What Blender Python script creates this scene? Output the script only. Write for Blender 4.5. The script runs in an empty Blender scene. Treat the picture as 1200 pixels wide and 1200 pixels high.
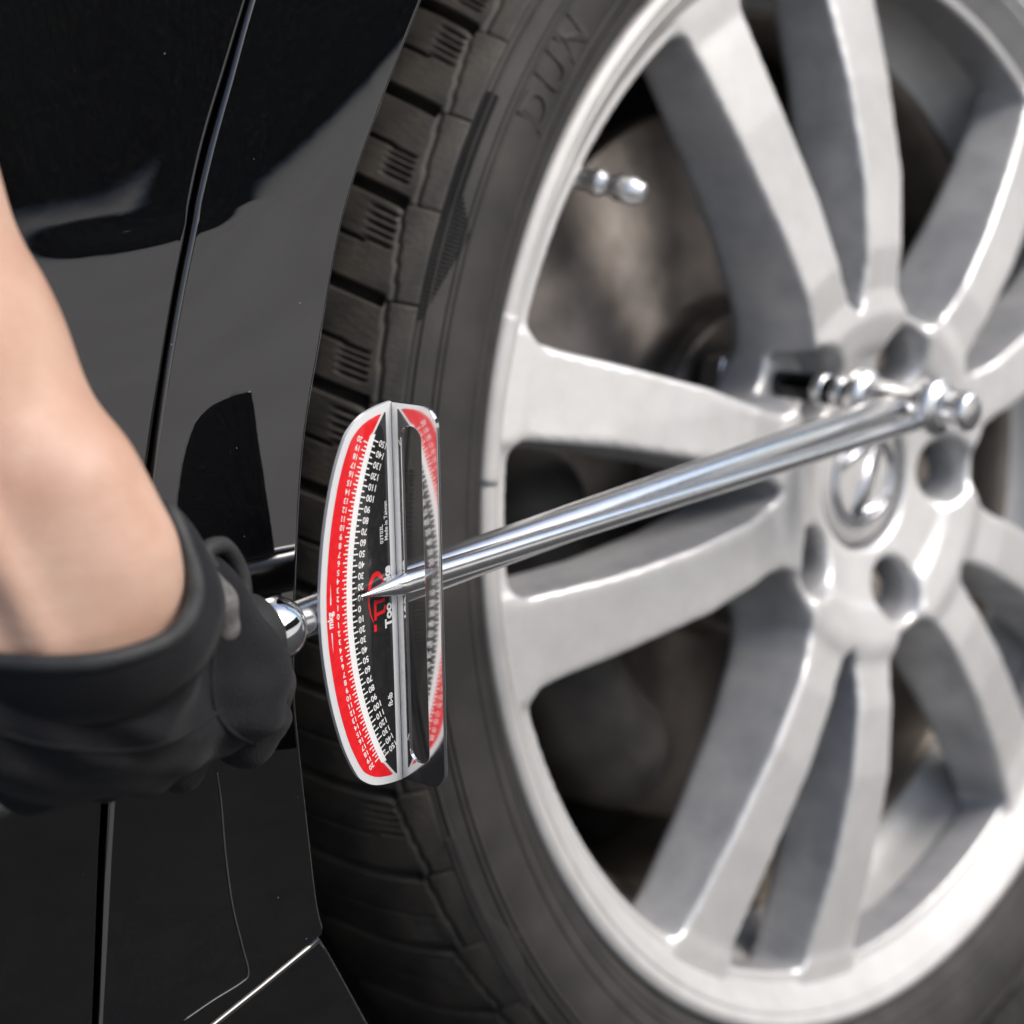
import bpy, math, random
import numpy as np
import openvdb
from mathutils import Vector, Matrix
from mathutils.geometry import delaunay_2d_cdt

random.seed(4); rng = np.random.default_rng(4)
SC = bpy.context.scene
COL = SC.collection
R_ = math.radians

# ------------------------------------------------------------------ camera
CAM = np.array([-0.5996707, -0.4167684, 0.2028845])
RM = np.array([[0.70237346, -0.69483213, -0.154531],
               [0.28994651, 0.08101054, 0.95360805],
               [0.65007887, 0.71459472, -0.2583638]])          # rows: right, up, forward
cd = bpy.data.cameras.new('camera'); cam = bpy.data.objects.new('camera', cd); COL.objects.link(cam)
M = Matrix.Identity(4)
for i in range(3):
    M[i][0] = RM[0][i]; M[i][1] = RM[1][i]; M[i][2] = -RM[2][i]; M[i][3] = CAM[i]
cam.matrix_world = M
cd.sensor_width = 36; cd.lens = 60; cd.clip_start = 0.01; cd.clip_end = 500
cd.dof.use_dof = True; cd.dof.focus_distance = 0.437; cd.dof.aperture_fstop = 10.0
SC.camera = cam
SC.cycles.max_bounces = 5; SC.cycles.diffuse_bounces = 2; SC.cycles.glossy_bounces = 4; SC.cycles.caustics_reflective = False; SC.cycles.caustics_refractive = False

# ------------------------------------------------------------------ sky, sun, exposure
SUN = Vector((0.36, -0.68, 0.64)).normalized()                # towards the sun
w = bpy.data.worlds.new('World'); SC.world = w; w.use_nodes = True
wn = w.node_tree.nodes; wl = w.node_tree.links
sky = wn.new('ShaderNodeTexSky'); sky.sky_type = 'NISHITA'; sky.sun_disc = False
sky.sun_elevation = math.asin(SUN.z); sky.sun_rotation = math.atan2(SUN.x, SUN.y)
sky.air_density = 1.0; sky.dust_density = 3.0; sky.ozone_density = 1.0
bg = wn['Background']; wl.new(sky.outputs[0], bg.inputs[0]); bg.inputs[1].default_value = 0.15
sd = bpy.data.lights.new('sun', 'SUN'); sd.energy = 2.0; sd.angle = R_(32); sd.color = (1, 0.985, 0.96)
so = bpy.data.objects.new('sun', sd); COL.objects.link(so)
so.rotation_euler = (-SUN).to_track_quat('-Z', 'Y').to_euler()
SC.view_settings.view_transform = 'Standard'; SC.view_settings.look = 'None'
SC.view_settings.exposure = 0.33; SC.view_settings.gamma = 1; SC.view_settings.use_curve_mapping = False

# ------------------------------------------------------------------ helpers
def unit(v): v = np.asarray(v, float); return v / np.linalg.norm(v)
def ray(px, py): return RM.T @ np.array([(px - 600) / 2000., -(py - 600) / 2000., 1.])
def cp(px, py, d): return CAM + ray(px, py) * d                 # a point of the place at depth d (m)
def on_plane(px, py, n, q):
    d = ray(px, py); n = np.asarray(n, float); return CAM + d * (((np.asarray(q) - CAM) @ n) / (d @ n))

def mesh(name, V, F, mat=None, smooth=True, normals=None):
    me = bpy.data.meshes.new(name)
    me.from_pydata([tuple(map(float, v)) for v in V], [], [tuple(int(i) for i in f) for f in F])
    if smooth: me.polygons.foreach_set('use_smooth', [True] * len(me.polygons))
    me.update()
    if normals is not None: me.normals_split_custom_set_from_vertices([tuple(map(float, n)) for n in normals])
    if mat: me.materials.append(mat)
    return me
def link(name, me, parent=None, label=None, cat=None, group=None, kind=None):
    o = bpy.data.objects.new(name, me); COL.objects.link(o)
    if parent: o.parent = parent
    if label: o['label'] = label
    if cat: o['category'] = cat
    if group: o['group'] = group
    if kind: o['kind'] = kind
    return o
def frame_of(a):
    a = unit(a); h = np.array([0, 0, 1.]) if abs(a[2]) < .9 else np.array([1., 0, 0])
    e = unit(np.cross(h, a)); return e, np.cross(a, e)
def lathe(prof, origin=(0, 0, 0), axis=(0, 1, 0), n=96, closed=False, a0=0, a1=2 * math.pi):
    """prof: list of (radius, distance along axis)"""
    o = np.asarray(origin, float); a = unit(axis); e, f = frame_of(a)
    full = abs(a1 - a0 - 2 * math.pi) < 1e-6
    m = n if full else n + 1
    V = []; F = []
    for i in range(m):
        th = a0 + (a1 - a0) * i / n; c = math.cos(th) * e + math.sin(th) * f
        for r, h in prof: V.append(o + a * h + c * r)
    k = len(prof); kk = k if closed else k - 1
    for i in range(n):
        j = (i + 1) % m
        for q in range(kk):
            q2 = (q + 1) % k
            F.append((i * k + q, i * k + q2, j * k + q2, j * k + q))
    return V, F
def tube(path, rad, n=10, closed=False, cap=True):
    P = np.asarray(path, float); m = len(P); rad = np.broadcast_to(rad, (m,))
    V = []; F = []; up = None
    for i in range(m):
        if closed: tdir = P[(i + 1) % m] - P[i - 1]
        else: tdir = P[min(i + 1, m - 1)] - P[max(i - 1, 0)]
        tdir = unit(tdir)
        if up is None: e, f = frame_of(tdir)
        else:
            e = unit(up - tdir * (up @ tdir)); f = np.cross(tdir, e)
        up = e
        for k in range(n):
            a = 2 * math.pi * k / n; V.append(P[i] + rad[i] * (math.cos(a) * e + math.sin(a) * f))
    for i in range(m if closed else m - 1):
        j = (i + 1) % m
        for k in range(n):
            k2 = (k + 1) % n; F.append((i * n + k, i * n + k2, j * n + k2, j * n + k))
    if cap and not closed:
        F.append(tuple(range(n))[::-1]); F.append(tuple((m - 1) * n + k for k in range(n)))
    return V, F
def spline(P, n, closed=False):
    P = np.asarray(P, float); m = len(P); out = []
    seg = m if closed else m - 1
    for i in range(seg):
        if closed: a, b_, c, d = P[i - 1], P[i], P[(i + 1) % m], P[(i + 2) % m]
        else: a, b_, c, d = P[max(i - 1, 0)], P[i], P[i + 1], P[min(i + 2, m - 1)]
        for k in range(n):
            t = k / n
            out.append(.5 * ((2 * b_) + (-a + c) * t + (2 * a - 5 * b_ + 4 * c - d) * t * t + (-a + 3 * b_ - 3 * c + d) * t ** 3))
    if not closed: out.append(P[-1])
    return np.array(out)
def fix_normals(me):
    import bmesh
    bm = bmesh.new(); bm.from_mesh(me); bmesh.ops.recalc_face_normals(bm, faces=bm.faces); bm.to_mesh(me); bm.free()
def iso(arr, lo, h, smooth=4):
    """closed surface of a signed distance array; returns points, quads"""
    g = openvdb.FloatGrid(1.0); g.copyFromArray(np.ascontiguousarray(arr.astype(np.float32)))
    P, Q = g.convertToQuads(isovalue=0.0)
    P = P.astype(float) * h + np.asarray(lo); Q = Q.astype(int)
    if smooth:
        E = np.concatenate([Q[:, [0, 1]], Q[:, [1, 2]], Q[:, [2, 3]], Q[:, [3, 0]]])
        E = np.concatenate([E, E[:, ::-1]])
        deg = np.bincount(E[:, 0], minlength=len(P))[:, None].clip(1)
        for it in range(smooth * 2):
            S = np.stack([np.bincount(E[:, 0], weights=P[E[:, 1], k], minlength=len(P)) for k in range(3)], 1) / deg
            P = P + (S - P) * (.5 if it % 2 == 0 else -.46)
    return P, Q
def vnormals(P, Q):
    fn = np.cross(P[Q[:, 2]] - P[Q[:, 0]], P[Q[:, 3]] - P[Q[:, 1]])
    N = np.stack([sum(np.bincount(Q[:, k], weights=fn[:, c], minlength=len(P)) for k in range(4)) for c in range(3)], 1)
    return N / np.linalg.norm(N, axis=1)[:, None].clip(1e-12)
def smin(a, b, k):
    h = np.clip(k - np.abs(a - b), 0, None) / k
    return np.minimum(a, b) - h * h * k * .25
def smax(a, b, k): return -smin(-a, -b, k)
def cone_sdf(X, a, b, ra, rb):
    a = np.asarray(a, float); b = np.asarray(b, float); ab = b - a
    t = np.clip(((X - a) @ ab) / (ab @ ab), 0, 1)
    return np.linalg.norm(X - a - t[..., None] * ab, axis=-1) - (ra + (rb - ra) * t)
def grid(lo, hi, h):
    ax = [np.arange(lo[i], hi[i] + h, h, dtype=np.float32) for i in range(3)]
    return np.stack(np.meshgrid(*ax, indexing='ij'), -1)

# ------------------------------------------------------------------ materials
def mat(name, col, rough=.5, metal=0., **kw):
    m = bpy.data.materials.new(name); m.use_nodes = True
    b = m.node_tree.nodes['Principled BSDF']
    b.inputs['Base Color'].default_value = (*col, 1); b.inputs['Roughness'].default_value = rough
    b.inputs['Metallic'].default_value = metal
    for k, v in kw.items(): b.inputs[k].default_value = v
    return m
def nd(m, t, **kw):
    n = m.node_tree.nodes.new(t)
    for k, v in kw.items():
        if k in n.inputs.keys(): n.inputs[k].default_value = v
        else: setattr(n, k, v)
    return n
def lk(m, a, b): m.node_tree.links.new(a, b)
def bs(m): return m.node_tree.nodes['Principled BSDF']
def coords(m): return nd(m, 'ShaderNodeTexCoord').outputs['Object']
def noise_col(m, c1, c2, scale, lo=.35, hi=.65, detail=5, vec=None, rough=None):
    n = nd(m, 'ShaderNodeTexNoise', Scale=scale, Detail=detail); lk(m, vec or coords(m), n.inputs['Vector'])
    r = nd(m, 'ShaderNodeValToRGB'); r.color_ramp.elements[0].position = lo; r.color_ramp.elements[1].position = hi
    r.color_ramp.elements[0].color = (*c1, 1); r.color_ramp.elements[1].color = (*c2, 1)
    lk(m, n.outputs['Fac'], r.inputs['Fac']); lk(m, r.outputs['Color'], bs(m).inputs['Base Color'])
    if rough:
        q = nd(m, 'ShaderNodeMapRange'); q.inputs['To Min'].default_value = rough[0]; q.inputs['To Max'].default_value = rough[1]
        lk(m, n.outputs['Fac'], q.inputs['Value']); lk(m, q.outputs['Result'], bs(m).inputs['Roughness'])
    return r
def bump(m, scale, strength, dist, detail=4, tex='ShaderNodeTexNoise', prev=None):
    n = nd(m, tex, Scale=scale)
    if 'Detail' in n.inputs.keys(): n.inputs['Detail'].default_value = detail
    lk(m, coords(m), n.inputs['Vector'])
    b = nd(m, 'ShaderNodeBump', Strength=strength, Distance=dist)
    lk(m, n.outputs[0], b.inputs['Height'])
    if prev: lk(m, prev.outputs[0], b.inputs['Normal'])
    lk(m, b.outputs[0], bs(m).inputs['Normal']); return b

paint = mat('black_paint', (.006, .006, .008), .035, 0, **{'IOR': 1.5, 'Coat Weight': 1., 'Coat Roughness': .015, 'Coat IOR': 1.56})
def dusty_paint(m):
    v = nd(m, 'ShaderNodeTexVoronoi', Scale=330.); lk(m, coords(m), v.inputs['Vector'])
    lt = nd(m, 'ShaderNodeMath', operation='LESS_THAN'); lk(m, v.outputs['Distance'], lt.inputs[0]); lt.inputs[1].default_value = .05
    sel = nd(m, 'ShaderNodeSeparateColor'); lk(m, v.outputs['Color'], sel.inputs[0])
    gt = nd(m, 'ShaderNodeMath', operation='GREATER_THAN'); lk(m, sel.outputs[0], gt.inputs[0]); gt.inputs[1].default_value = .94
    mu = nd(m, 'ShaderNodeMath', operation='MULTIPLY'); lk(m, lt.outputs[0], mu.inputs[0]); lk(m, gt.outputs[0], mu.inputs[1])
    n = nd(m, 'ShaderNodeTexNoise', Scale=900., Detail=2.); lk(m, coords(m), n.inputs['Vector'])
    r = nd(m, 'ShaderNodeValToRGB'); r.color_ramp.elements[0].position = .45; r.color_ramp.elements[1].position = .8
    r.color_ramp.elements[0].color = (.0025, .0025, .0032, 1); r.color_ramp.elements[1].color = (.0055, .0053, .0052, 1)
    lk(m, n.outputs['Fac'], r.inputs[0])
    mx = nd(m, 'ShaderNodeMix', data_type='RGBA'); lk(m, mu.outputs[0], mx.inputs[0]); lk(m, r.outputs[0], mx.inputs[6])
    mx.inputs[7].default_value = (.22, .21, .20, 1); lk(m, mx.outputs[2], bs(m).inputs['Base Color'])
    b = bump(m, 260, .012, .0005, 1); lk(m, b.outputs[0], bs(m).inputs['Coat Normal'])
dusty_paint(paint)
black_void = mat('dark_underbody', (.006, .006, .007), .9)
seal = mat('edge_film', (.05, .05, .05), .25)

alloy = mat('silver_alloy', (.62, .615, .60), .33, .40, **{'Coat Weight': .5, 'Coat Roughness': .08})
def alloy_dirt(m):
    n1 = nd(m, 'ShaderNodeTexNoise', Scale=38., Detail=6., Roughness=.6); lk(m, coords(m), n1.inputs['Vector'])
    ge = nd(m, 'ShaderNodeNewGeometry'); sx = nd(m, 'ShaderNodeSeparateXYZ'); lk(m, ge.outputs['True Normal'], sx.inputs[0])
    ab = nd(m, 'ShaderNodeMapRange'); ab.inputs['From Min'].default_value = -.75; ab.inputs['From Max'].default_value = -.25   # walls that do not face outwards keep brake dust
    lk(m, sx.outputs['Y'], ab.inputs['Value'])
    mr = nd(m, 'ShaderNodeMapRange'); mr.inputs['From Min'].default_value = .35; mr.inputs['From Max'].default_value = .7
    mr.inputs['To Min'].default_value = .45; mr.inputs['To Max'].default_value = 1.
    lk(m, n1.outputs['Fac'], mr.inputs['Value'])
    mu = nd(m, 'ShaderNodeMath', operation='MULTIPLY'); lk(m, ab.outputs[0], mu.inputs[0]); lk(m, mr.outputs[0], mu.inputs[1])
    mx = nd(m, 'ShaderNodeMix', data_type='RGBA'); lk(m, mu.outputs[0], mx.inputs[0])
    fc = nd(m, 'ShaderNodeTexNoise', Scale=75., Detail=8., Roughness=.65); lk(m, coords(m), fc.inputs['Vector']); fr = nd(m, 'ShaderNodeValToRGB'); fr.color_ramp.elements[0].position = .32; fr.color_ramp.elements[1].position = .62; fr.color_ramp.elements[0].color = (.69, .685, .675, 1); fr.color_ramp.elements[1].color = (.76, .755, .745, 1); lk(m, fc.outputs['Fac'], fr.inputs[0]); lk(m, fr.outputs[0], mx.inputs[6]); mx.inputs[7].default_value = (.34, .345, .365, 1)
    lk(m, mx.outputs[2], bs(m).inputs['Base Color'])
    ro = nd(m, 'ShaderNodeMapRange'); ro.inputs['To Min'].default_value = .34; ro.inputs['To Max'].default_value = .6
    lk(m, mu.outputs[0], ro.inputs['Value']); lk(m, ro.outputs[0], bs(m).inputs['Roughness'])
alloy_dirt(alloy)
lipmat = mat('lip_alloy', (.74, .735, .71), .5, .1, **{'Coat Weight': .12, 'Coat Roughness': .2})
noise_col(lipmat, (.47, .465, .457), (.54, .535, .527), 60)
barrel_m = mat('dusty_barrel', (.3, .27, .24), .5, .45)
noise_col(barrel_m, (.11, .088, .068), (.27, .24, .21), 22, .3, .7)
rubber = mat('tyre_rubber', (.04, .038, .036), .72)
noise_col(rubber, (.019, .018, .0175), (.040, .037, .034), 55, .3, .75, 8); bump(rubber, 900, .25, .0006, 3)
rubber_block = mat('tread_rubber', (.05, .046, .042), .7)
noise_col(rubber_block, (.024, .023, .022), (.072, .062, .051), 60, .35, .72, 6); bump(rubber_block, 700, .3, .0006, 3)
chrome = mat('chrome', (.82, .83, .84), .035, 1.)
noise_col(chrome, (.84, .85, .86), (.90, .905, .91), 300, rough=(.02, .06))
chrome_bar = mat('beam_chrome', (.88, .885, .89), .16, 1.); noise_col(chrome_bar, (.92, .925, .93), (.96, .965, .97), 200, rough=(.20, .26))
chrome_soft = mat('satin_chrome', (.88, .88, .88), .34, 1.)
flange_m = mat('flange_metal', (.78, .785, .79), .09, 1.); noise_col(flange_m, (.74, .745, .75), (.82, .825, .83), 500, rough=(.07, .13))
socket_m = mat('socket_chrome', (.84, .83, .81), .2, 1.)
white_print = mat('white_print', (.80, .80, .80), .22, 0, **{'Coat Weight': .6, 'Coat Roughness': .04})
red_print = mat('red_print', (.72, .012, .018), .22, 0, **{'Coat Weight': .6, 'Coat Roughness': .03})
noise_col(red_print, (.66, .010, .016), (.76, .016, .022), 400)
black_print = mat('black_print', (.012, .012, .013), .18, 0, **{'Coat Weight': .8, 'Coat Roughness': .03})
noise_col(black_print, (.010, .010, .011), (.022, .021, .021), 900, .4, .7)
plate_m = mat('bright_border', (.80, .81, .82), .25, .25, **{'Coat Weight': .5, 'Coat Roughness': .05})
skin = mat('skin', (.62, .40, .31), .48, 0, **{'Subsurface Weight': .22, 'Subsurface Scale': .004, 'Specular IOR Level': .35})
bs(skin).inputs['Subsurface Radius'].default_value = (1., .35, .2)
noise_col(skin, (.45, .265, .19), (.58, .39, .30), 48, .3, .7, 6); b0 = bump(skin, 850, .15, .0006, 4)
wm = nd(skin, 'ShaderNodeMapping'); wm.inputs['Scale'].default_value = (90, 90, 330); lk(skin, coords(skin), wm.inputs['Vector'])
wn_ = nd(skin, 'ShaderNodeTexNoise', Scale=1., Detail=3.); lk(skin, wm.outputs[0], wn_.inputs['Vector']); wb = nd(skin, 'ShaderNodeBump', Strength=.16, Distance=.0011); lk(skin, wn_.outputs[0], wb.inputs['Height']); lk(skin, b0.outputs[0], wb.inputs['Normal']); lk(skin, wb.outputs[0], bs(skin).inputs['Normal'])
glove_m = mat('glove_fabric', (.018, .018, .023), .78, 0, **{'Specular IOR Level': .22, 'Sheen Weight': .04, 'Sheen Roughness': .5})
noise_col(glove_m, (.005, .0055, .0072), (.010, .010, .0125), 70, .35, .7, 6); bump(glove_m, 1500, .5, .0006, 2)
glove_trim = mat('glove_trim', (.035, .037, .038), .62); noise_col(glove_trim, (.013, .0145, .016), (.028, .029, .029), 120); bump(glove_trim, 1400, .4, .0005, 2)
leather = mat('grey_leather', (.11, .11, .105), .6); noise_col(leather, (.07, .07, .068), (.17, .165, .155), 160); bump(leather, 900, .4, .0006, 3)
grip_m = mat('black_grip', (.02, .02, .02), .55)
disc_m = mat('brake_disc', (.10, .095, .09), .42, .8); noise_col(disc_m, (.05, .045, .042), (.11, .098, .09), 40)
caliper_m = mat('caliper', (.05, .048, .05), .6); noise_col(caliper_m, (.012, .011, .011), (.03, .027, .025), 60)
shade_ground = mat('shade_ground', (.05, .05, .05), .9); noise_col(shade_ground, (.022, .022, .022), (.042, .041, .04), 40); bump(shade_ground, 150, .6, .004)  # dark tone carries the shade on the ground near the car
concrete = mat('concrete', (.42, .40, .37), .85); noise_col(concrete, (.52, .49, .44), (.62, .585, .53), 3); bump(concrete, 80, .3, .003)

# ------------------------------------------------------------------ ground
GZ = -.306
def sheet(name, x0, x1, y0, y1, z, m, label, cat):
    o = link(name, mesh(name, [(x0, y0, z), (x1, y0, z), (x1, y1, z), (x0, y1, z)], [(0, 1, 2, 3)], m, False), None, label, cat, None, 'structure')
    return o
sheet('ground', -200, 200, -200, 200, GZ - .004, concrete, 'pale concrete ground around the car', 'ground')
sheet('shade_sheet', -8, 8, -.93, 6, GZ, shade_ground, 'dark sheet under the car standing in for shaded ground', 'shade_sheet')  # dark sheet put in for shaded ground, so the lower door reflects black

hx = np.linspace(2, 26, 110); hv = []; hf = []  # unseen leafy mass, added to darken what the upper door reflects
hp = [(0, -.9), (1.2, -.95), (4.4, -.9), (5.6, -.6), (6.0, 0), (5.6, .6), (4.4, .9), (0, .9)]
for i, xx in enumerate(hx):
    for j, (zz, yy) in enumerate(hp):
        k = 1 + .10 * rng.normal(); hv.append((xx + .1 * rng.normal(), -21.0 + xx * .5 + yy * k, GZ + max(zz, 0) * (1 + .05 * rng.normal())))
for i in range(len(hx) - 1):
    for j in range(len(hp) - 1): hf.append((i * 8 + j, i * 8 + j + 1, i * 8 + 9 + j, i * 8 + 8 + j))
added_hedge_m = mat('added_hedge_leaves', (.03, .04, .02), .8); noise_col(added_hedge_m, (.012, .016, .008), (.05, .06, .03), 9, .35, .7, 8)
link('added_hedge', mesh('added_hedge', hv, hf, added_hedge_m, False), None, 'dark leafy mass added out of view to darken the reflection in the upper door', 'added_hedge')

# ------------------------------------------------------------------ the car
car = link('parked_car', None, None, 'glossy black car with silver alloy wheel beside the torque wrench', 'car')
wheel = link('wheel', None, car)

# --- body panels: side surface y = yb(x, z)
def zb(x): return .176 + np.clip(x + .385, 0, None) * .70
def yb(x, z):
    x = np.asarray(x, float); z = np.asarray(z, float)
    wv = z - zb(x); W = .045; S = .075
    u = np.clip(wv / W, 0, 1); ramp = S * W * (u ** 3 - .5 * u ** 4) + S * np.clip(wv - W, 0, None)
    low = np.clip(.02 - z, 0, None); 
    return -.0595 - .015 * (x + .355) + ramp + .35 * low ** 2 + crease(x, z) - flare(x, z)
CR = np.array([(-1., .18, 0), (1., .18, 0)])
def flare(x, z):
    g = np.clip(z - .12, 0, .12) ** 2 / .12 * .05 + np.clip(z - .24, 0, None) * .10
    xd = -.386 + np.clip(z - .176, 0, None) / .80; u = np.clip((x - xd) / .06, 0, 1)
    return g * u * u * (3 - 2 * u)
def crease(x, z):
    zc = np.interp(x, CR[:, 0], CR[:, 1]); a = np.interp(x, CR[:, 0], CR[:, 2]); u = np.clip((z - zc) / .0050, -1, 1)
    return a * .20 * .0050 * (u - 2 * u ** 3 / 3 + u ** 5 / 5 + 8 / 15)          # a soft step of about 3 mm in the pressed panel
def ynorm(x, z):
    h = 1e-4
    gx = (yb(x + h, z) - yb(x - h, z)) / (2 * h); gz = (yb(x, z + h) - yb(x, z - h)) / (2 * h)
    n = np.stack([gx, -np.ones_like(gx), gz], -1); return n / np.linalg.norm(n, axis=-1, keepdims=True)
def body(px, py):
    d = ray(px, py); t = .4
    for _ in range(40):
        P = CAM + d * t; t += (float(yb(P[0], P[2])) - P[1]) / d[1]
    P = CAM + d * t; return P[0], P[2]
def panel(name, outline, step, m, parent, edge_r=.0016, deep=.014, refine=False):
    O = np.asarray(outline, float)
    # resample
    seg = np.linalg.norm(np.roll(O, -1, 0) - O, axis=1); pts = []
    for i in range(len(O)):
        k = max(1, int(round(seg[i] / (step * .5))))
        for q in range(k): pts.append(O[i] + (O[(i + 1) % len(O)] - O[i]) * q / k)
    O = np.array(pts); n = len(O)
    area = .5 * np.sum(O[:, 0] * np.roll(O[:, 1], -1) - O[:, 1] * np.roll(O[:, 0], -1))
    if area < 0: O = O[::-1]
    tang = np.roll(O, -1, 0) - np.roll(O, 1, 0); tang /= np.linalg.norm(tang, axis=1)[:, None].clip(1e-9)
    outw = np.stack([tang[:, 1], -tang[:, 0]], 1)
    lo = O.min(0); hi = O.max(0)
    gx, gz = np.meshgrid(np.arange(lo[0] + step / 2, hi[0], step), np.arange(lo[1] + step / 2, hi[1], step))
    G = np.stack([gx.ravel(), gz.ravel()], 1)
    # inside and away from outline
    def inside(p):
        x, y = p; c = False; a = O; b_ = np.roll(O, -1, 0)
        cond = ((a[:, 1] > y) != (b_[:, 1] > y))
        xi = (b_[:, 0] - a[:, 0]) * (y - a[:, 1]) / np.where(b_[:, 1] == a[:, 1], 1e-9, b_[:, 1] - a[:, 1]) + a[:, 0]
        return np.sum(cond & (x < xi)) % 2 == 1
    if refine:
        rx, rz = np.meshgrid(np.arange(-.440, -.340, .0013), np.arange(.168, .204, .0013)); G = G[~((G[:, 0] > -.442) & (G[:, 0] < -.338) & (G[:, 1] > .166) & (G[:, 1] < .206))]
        G = np.concatenate([G, np.stack([rx.ravel(), rz.ravel()], 1)])
    G = [g for g in G if inside(g) and np.min(np.sum((O - g) ** 2, 1)) > (.0012 if refine and -.44 < g[0] < -.34 and .168 < g[1] < .204 else step * .45) ** 2]
    pts = [Vector(p) for p in O] + [Vector(g) for g in G]
    edges = [(i, (i + 1) % n) for i in range(n)]
    vo, eo, fo, ov, oe, of = delaunay_2d_cdt(pts, edges, [], 1, 1e-6)
    V2 = np.array([tuple(v) for v in vo]); V = np.stack([V2[:, 0], yb(V2[:, 0], V2[:, 1]), V2[:, 1]], 1)
    N = ynorm(V2[:, 0], V2[:, 1])
    # map outline indices
    idx = {}
    for i, lst in enumerate(ov):
        for q in lst:
            if q < n: idx[q] = i
    V = list(V); N = list(N); F = []
    for f in fo:
        a, b_, c = [V[i] for i in f]
        nn = np.cross(b_ - a, c - a); F.append(tuple(f) if nn[1] < 0 else tuple(f)[::-1])
    prev = [idx[i] for i in range(n)]
    on3 = np.stack([outw[:, 0], np.zeros(n), outw[:, 1]], 1); base = np.array([V[i] for i in prev]); bn = np.array([N[i] for i in prev])
    rows = [(math.sin(a) * edge_r, (1 - math.cos(a)) * edge_r, a) for a in np.linspace(.3, math.pi / 2, 5)] + [(edge_r, deep, math.pi / 2)]
    for so_, dp, a in rows:
        cur = []
        for i in range(n):
            V.append(base[i] + on3[i] * so_ - bn[i] * dp); nn = unit(bn[i] * math.cos(a) + on3[i] * math.sin(a)); N.append(nn); cur.append(len(V) - 1)
        for i in range(n):
            j = (i + 1) % n; F.append((prev[i], cur[i], cur[j], prev[j]))
        prev = cur
    me = mesh(name, V, F, m, True); fix_normals(me)
    if sum(p.normal.y * p.area for p in me.polygons[:len(fo)]) > 0: me.flip_normals()
    me.normals_split_custom_set_from_vertices([tuple(map(float, q)) for q in N])
    return link(name, me, parent)

CR = spline(np.array([(*body(px, py), a) for px, py, a in [(20, 292, 0), (60, 287, .3), (100, 281, .8), (140, 275, 1), (180, 268, 1), (212, 260, 1), (240, 253, .8), (265, 246, .4), (290, 238, .1), (320, 226, 0)]]), 6)
arch_px = [(552, -140), (520, -70), (490, 0), (440, 130), (400, 250), (372, 400), (353, 520), (345, 650), (342, 800), (350, 900), (367, 1050), (376, 1092)]
arch = [body(*q) for q in arch_px]
gapL_px = [(310, -80), (284, 0), (260, 80), (236, 160), (218, 240), (200, 340), (178, 476), (158, 620), (136, 780), (115, 939), (104, 1200)]
gapR_px = [(327, -80), (301, 0), (276, 90), (252, 175), (234, 258), (214, 360), (195, 476), (176, 620), (155, 780), (135, 939), (123, 1200)]
gapL = [body(*q) for q in gapL_px]; gapR = [body(*q) for q in gapR_px]
seamU = [body(376, 1092), body(310, 1146), body(236, 1205)]
# arch continues over the top of the wheel, out of the picture
a_top = [(.365 * math.cos(R_(a)), .365 * math.sin(R_(a))) for a in range(0, 131, 6)]
arch_sp = [tuple(p) for p in spline(np.array(arch), 6)]
gR = [tuple(p) for p in spline(np.array(gapR), 4)]; gL = [tuple(p) for p in spline(np.array(gapL), 4)]
gapR_top = (gR[0][0] + .03, .47)
bot = body(122, 1206)
fender_outline = a_top + arch_sp[:-1] + [seamU[0], seamU[1], seamU[2], bot] + gR[::-1] + [gapR_top, (.62, .47), (.62, 0)]
fender = panel('front_fender', fender_outline, .0075, paint, car, refine=True)
sU = np.array(seamU); dvec = np.array([-.0012, -.0030])
sill_outline = [tuple(sU[0] + dvec), (sU[0][0] + .012, sU[0][1] - .045), (-.37, -.19), (gL[-1][0] - .02, -.19), tuple(np.array(bot) + dvec), tuple(sU[2] + dvec), tuple(sU[1] + dvec)]
sill = panel('sill_panel', sill_outline, .011, paint, car)
door_outline = gL + [(gL[-1][0] - .02, -.17), (-1.25, -.17), (-1.25, .47), (gL[0][0] + .03, .47)]
door = panel('front_door', door_outline, .009, paint, car, refine=True)
# clear film edge on the fender
fl = [body(*q) for q in [(254, 905), (259, 940), (264, 1000), (272, 1060), (284, 1110), (291, 1140), (282, 1152), (250, 1172), (215, 1196)]]
fl = spline(np.array(fl), 6); fp = np.stack([fl[:, 0], yb(fl[:, 0], fl[:, 1]) - .0001, fl[:, 1]], 1)
V, F = tube(fp, .00028, 6); link('film_edge', mesh('film_edge', V, F, seal), car)
# backing behind the door gap
V, F = tube(np.array([[x, float(yb(x, z)) + .022, z] for x, z in (np.array(gL) + np.array(gR)) / 2]), .012, 8)
link('door_seal', mesh('door_seal', V, F, black_void), car)
# wheel housing
V, F = lathe([(.378, -.038), (.378, .05), (.378, .36), (.01, .36)], n=72)
link('wheel_liner', mesh('wheel_liner', V, F, black_void), car)

# --- tyre
PROF = np.array([(.2385, .0075), (.2400, .004), (.2425, .000), (.247, -.005), (.254, -.009), (.262, -.0115), (.270, -.0115), (.278, -.009), (.285, -.004), (.2905, .0025), (.2955, .011), (.2995, .021), (.3025, .034), (.3045, .05), (.3055, .07), (.306, .11)])
pf = spline(PROF, 5)
arc = np.r_[0, np.cumsum(np.linalg.norm(np.diff(pf, axis=0), axis=1))]
def prof_at(wv):
    return np.stack([np.interp(wv, arc, pf[:, 0]), np.interp(wv, arc, pf[:, 1])], -1)
def prof_n(wv):
    d = prof_at(wv + 5e-4) - prof_at(wv - 5e-4); n = np.stack([-d[..., 1], d[..., 0]], -1)   # (nr, ny)
    n = n / np.linalg.norm(n, axis=-1, keepdims=True).clip(1e-9)
    flip = (n[..., 0] * 1.0 - n[..., 1] * .6) < 0
    return np.where(flip[..., None], -n, n)
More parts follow.
